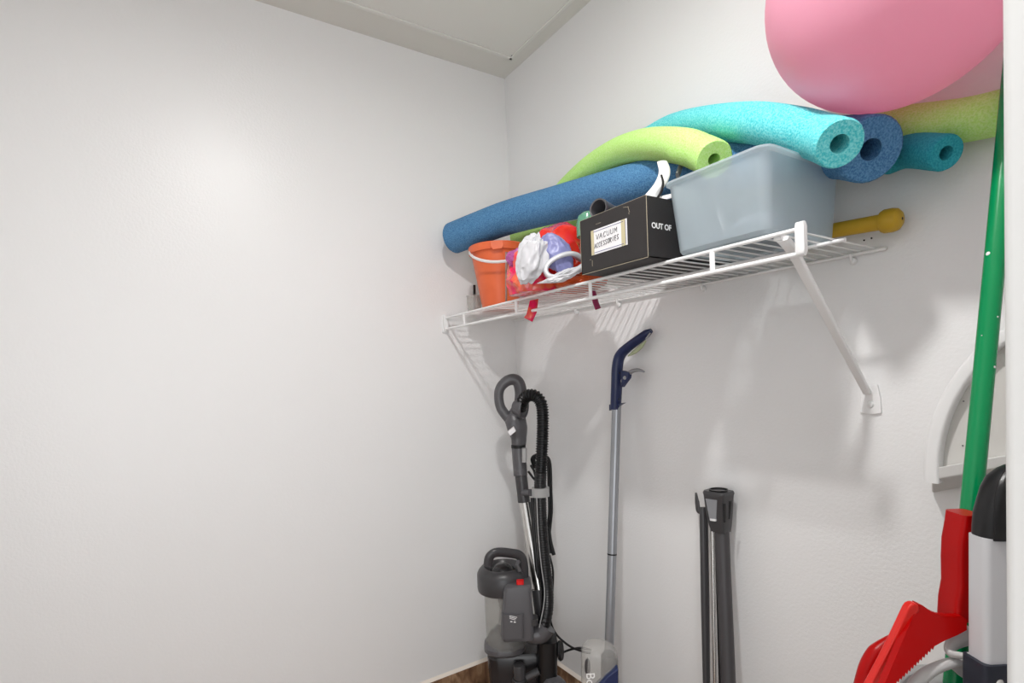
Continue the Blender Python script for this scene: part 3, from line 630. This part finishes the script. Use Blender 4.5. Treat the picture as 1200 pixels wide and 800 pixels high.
R0 = on(839.5,624,1,-.026); R1 = on(844,800,1,-.068); d_r = (R1-R0).normalized(); R2 = R1+d_r*((R1.z-.01)/-d_r.z)
tag(MB().tube([R0, R0.lerp(R2,.5), R2], .0042, 12).build('black_tube', M['black']), 'thin black tube just left of the extension wand, behind the steel one', 'tube')

# ------------------------------------------------------------------ white curved wall tray on the back wall
tr_ = thing('curved_wall_tray', 'white plastic tray with a curved rim, fixed to the back wall behind the green pole', 'wall tray', (1.48,0,.95))
arc = [(1085,566),(1084.5,545),(1087,520),(1094,492),(1105,466),(1119,443),(1135,423),(1152,406),(1168,395),(1184,388)]
o_ = crom([on(px+6,py,1,-.075) for px,py in arc], 4)
o_ += [o_[-1]+Vector((.02,0,.006)), o_[-1]+Vector((.05,0,.006))]
R = []
for i, p in enumerate(o_):
    t = (o_[min(i+1,len(o_)-1)]-o_[max(i-1,0)]).normalized(); nn = Vector((0,1,0)).cross(t).normalized()
    R.append(rrect(p+Vector((0,.014,0)), nn, (0,1,0), .0105, .014, .005, 5))
MB().rings(R).build('rim', M['white'], tr_)
pl = [on(1092,548,1,-.03), on(1100,505,1,-.03), on(1122,460,1,-.03), on(1150,425,1,-.03), on(1190,400,1,-.03), on(1215,400,1,-.03), on(1215,530,1,-.03)]
pl = [v+Vector((0,-.022,0)) for v in pl]
MB().prism(pl, (0,.050,0)).build('back_panel', mat('off_white_plastic',(214,212,208),.4), tr_)
MB().hexa([on(1092,563,1,-.072), on(1215,540,1,-.072), on(1215,552,1,-.004), on(1092,578,1,-.004), on(1092,548,1,-.072), on(1215,526,1,-.072), on(1215,538,1,-.004), on(1092,562,1,-.004)]).build('bottom_edge', mat('grey_white_plastic',(206,205,203),.4), tr_, bevel=.003)
for q_ in ((1129,470),(1152,410),(1128,522)): MB().lathe(on(*q_,1,-.0532), [(.0001,0),(.0012,0),(.0012,.002)], 8, (0,1,0)).build('screw_hole', M['grey'], tr_)

# ------------------------------------------------------------------ green-handled broom with red dustpan
B0 = at(1189,60,.80); B1 = at(1137.5,600,.74); db = (B1-B0).normalized(); B2 = B1+db*((B1.z-.16)/-db.z)
bm_ = thing('broom', 'broom with a long glossy green pole leaning in the right corner of the closet', 'broom', (B2.x,B2.y,0))
MB().tube([B0-db*.05, B0.lerp(B2,.3), B0.lerp(B2,.6), B2], .0125, 28).build('pole', M['green'], bm_)
MB().lathe(B0-db*.05, [(.0128,.03),(.0128,-.003),(.009,-.008),(.0001,-.009)], 20, db).build('pole_cap', M['green'], bm_)
MB().rings([rrect(B2+ZZ*dz, (1,0,0), (0,1,0), a_, b_, .012, 5) for dz, a_, b_ in ((.03,.02,.02),(.0,.024,.022),(-.02,.08,.025),(-.05,.125,.028),(-.07,.13,.028))]).build('broom_head', M['red'], bm_)
MB().rings([rrect((B2.x,B2.y,z), (1,0,0), (0,1,0), a_, b_, .012, 5) for z, a_, b_ in ((.092,.125,.024),(.002,.14,.034))]).build('bristles', mat('grey_bristles',(120,120,124),.9,bump=.6,scale=300), bm_)
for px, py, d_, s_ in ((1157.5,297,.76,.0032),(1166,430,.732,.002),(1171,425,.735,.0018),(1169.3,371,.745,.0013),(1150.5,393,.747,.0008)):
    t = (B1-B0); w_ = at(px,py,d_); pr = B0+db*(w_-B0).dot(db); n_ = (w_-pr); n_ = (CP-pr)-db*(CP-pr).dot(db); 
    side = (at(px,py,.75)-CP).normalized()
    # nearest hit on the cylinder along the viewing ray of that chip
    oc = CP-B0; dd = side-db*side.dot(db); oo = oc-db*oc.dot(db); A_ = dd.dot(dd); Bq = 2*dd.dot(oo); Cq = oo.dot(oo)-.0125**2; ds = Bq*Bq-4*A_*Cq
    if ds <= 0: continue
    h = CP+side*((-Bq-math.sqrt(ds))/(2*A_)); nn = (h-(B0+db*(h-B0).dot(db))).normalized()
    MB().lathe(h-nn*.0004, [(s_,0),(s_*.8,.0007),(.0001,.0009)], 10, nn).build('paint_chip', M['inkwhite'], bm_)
# dustpan: sleeve that grips the pole + pan with comb teeth
dp = thing('dustpan', 'red plastic dustpan with comb teeth, clipped onto the green broom pole', 'dustpan', at(1090,760,.72))
s0 = [(1130,600,.0135),(1129,612,.014),(1126,632,.0148),(1125,655,.0148),(1125.5,682,.0148),(1122.5,702,.0155),(1121.5,722,.0155)]
MB().rings([rrect(at(px,py,.715), HX, HY, hw, .018, .006, 4) for px,py,hw in s0]).build('sleeve', M['red'], dp)
pan = [(1076,707),(1081,709),(1091,716),(1103,721),(1115,722.5),(1128,722),(1133,726),(1133,738),(1122,744),(1108,750),(1095,757)]
teeth = []
x_, y_ = 1095., 757.
for i in range(15):
    teeth += [(x_-1.6, y_+4.2), (x_-3.4, y_+1.6)]; x_ -= 3.35; y_ += 3.2
face = pan+teeth+[(1040,812),(1032,812)]
face = [at(px, py, .70-(py-700)*.0003) for px, py in face]
MB().prism(face+[at(1045,790,.68), at(1060,752,.69)][:0], HY*.010).build('pan_face', M['red'], dp)
side = [(1072,706.5),(1067,709),(1064,713),(1048,747),(1034,775),(1014,812),(1031,812),(1050,767),(1066,740),(1078.5,715),(1078,709)]
MB().prism([at(px,py,.694) for px,py in side], HY*.012).build('pan_side', mat('red_plastic_edge',(214,34,26),.3), dp, bevel=.003)
bul = crom([at(*q_) for q_ in [(1066,736,.735),(1047,750,.735),(1030,766,.735),(1020,783,.735),(1012,812,.735)]], 6)
MB().tube(bul, [.003+.012*min(1,i/12) for i in range(len(bul))], 14, flat=.8).build('pan_rim', M['red'], dp)

# ------------------------------------------------------------------ grey ladder rail with rubber cap, curved arms
ld_ = thing('step_ladder', 'light grey folded step ladder with a black rounded cap, beside the door frame', 'step ladder', at(1185,800,.66)*1.0)
ld_.location.z = 0; ld_['_o'] = (ld_.location.x, ld_.location.y, 0)
DL = .66
def lring(py, hw, hd_=.016, r=.012, px=1184): return rrect(at(px,py,DL), HX, HY, hw, hd_, r, 6)
MB().rings([lring(py, .0425, .0150, r=.007) for py in (626,650,700,740,776)]).build('side_rail', M['ladgrey'], ld_)
cp = [(628,.0412),(618,.0412),(600,.0395),(585,.0350),(570,.0300),(558,.0230),(549,.0140),(544.5,.006)]
MB().rings([rrect(at(1184,py,DL), HX, HY, hw, .0185*min(1,hw/.026+.1), .016, 6) for py, hw in cp]).build('top_cap', M['black'], ld_)
sm = crom([at(1166,626,DL-.0195), at(1165,600,DL-.0195), at(1166,580,DL-.0190), at(1171,562,DL-.0175), at(1178,550,DL-.012)], 5)
MB().tube(sm, .0006, 6).build('cap_seam', M['matblack'], ld_)
zb = at(1184,776,DL); z2 = at(1184,1100,DL)
MB().rings([rrect(at(1181,py,DL-.001), HX, HY, .0435, .0175, .005, 4) for py in (770,772,860,862)]).build('lower_bracket', M['navydk'], ld_)
MB().rings([rrect((zb.x,zb.y,z), HX, HY, .034, .013, .01, 5) for z in (.02, zb.z-.05)]).build('lower_rail', M['ladgrey'], ld_)
MB().rings([rrect((zb.x,zb.y,z), HX, HY, .038, .018, .01, 5) for z in (.0, .03)]).build('foot', M['black'], ld_)
MB().lathe(at(1172.5,801,DL-.020), [(.0001,-.0025),(.0035,-.002),(.0052,.0),(.0052,.004)], 16, HY).build('bracket_screw', M['chrome'], ld_)
am = mat('grey_arm_plastic', (198,197,196), .45)
a1, r1 = crom([at(*q_) for q_ in [(1137,742,.70),(1118,752,.70),(1112,764,.69),(1127,768,.68),(1140,768,.67)]], 6, [.014,.010,.006,.005,.005])
MB().tube(a1, r1, 14, flat=.7).build('curved_arm', am, ld_)
a1, r1 = crom([at(*q_) for q_ in [(1138,776,.69),(1118,776,.69),(1098,782,.69),(1082,792,.69),(1070,806,.69),(1062,830,.69)]], 6, [.0065,.0065,.007,.008,.008,.008])
MB().tube(a1, r1, 14).build('curved_arm', am, ld_)
MB().prism([at(1108,776,.71), at(1138,772,.70), at(1138,800,.70), at(1128,794,.70)], HY*.01).build('arm_web', am, ld_, bevel=.002)
MB().rings([rrect(at(1100,py,.74), HX, HY, hw, .03, .02, 5) for py, hw in ((792,.022),(796,.034),(806,.042),(840,.044))]).build('step_pad', M['ltgrey'], ld_)
for o in bpy.data.objects:
    if '_o' in o: del o['_o']
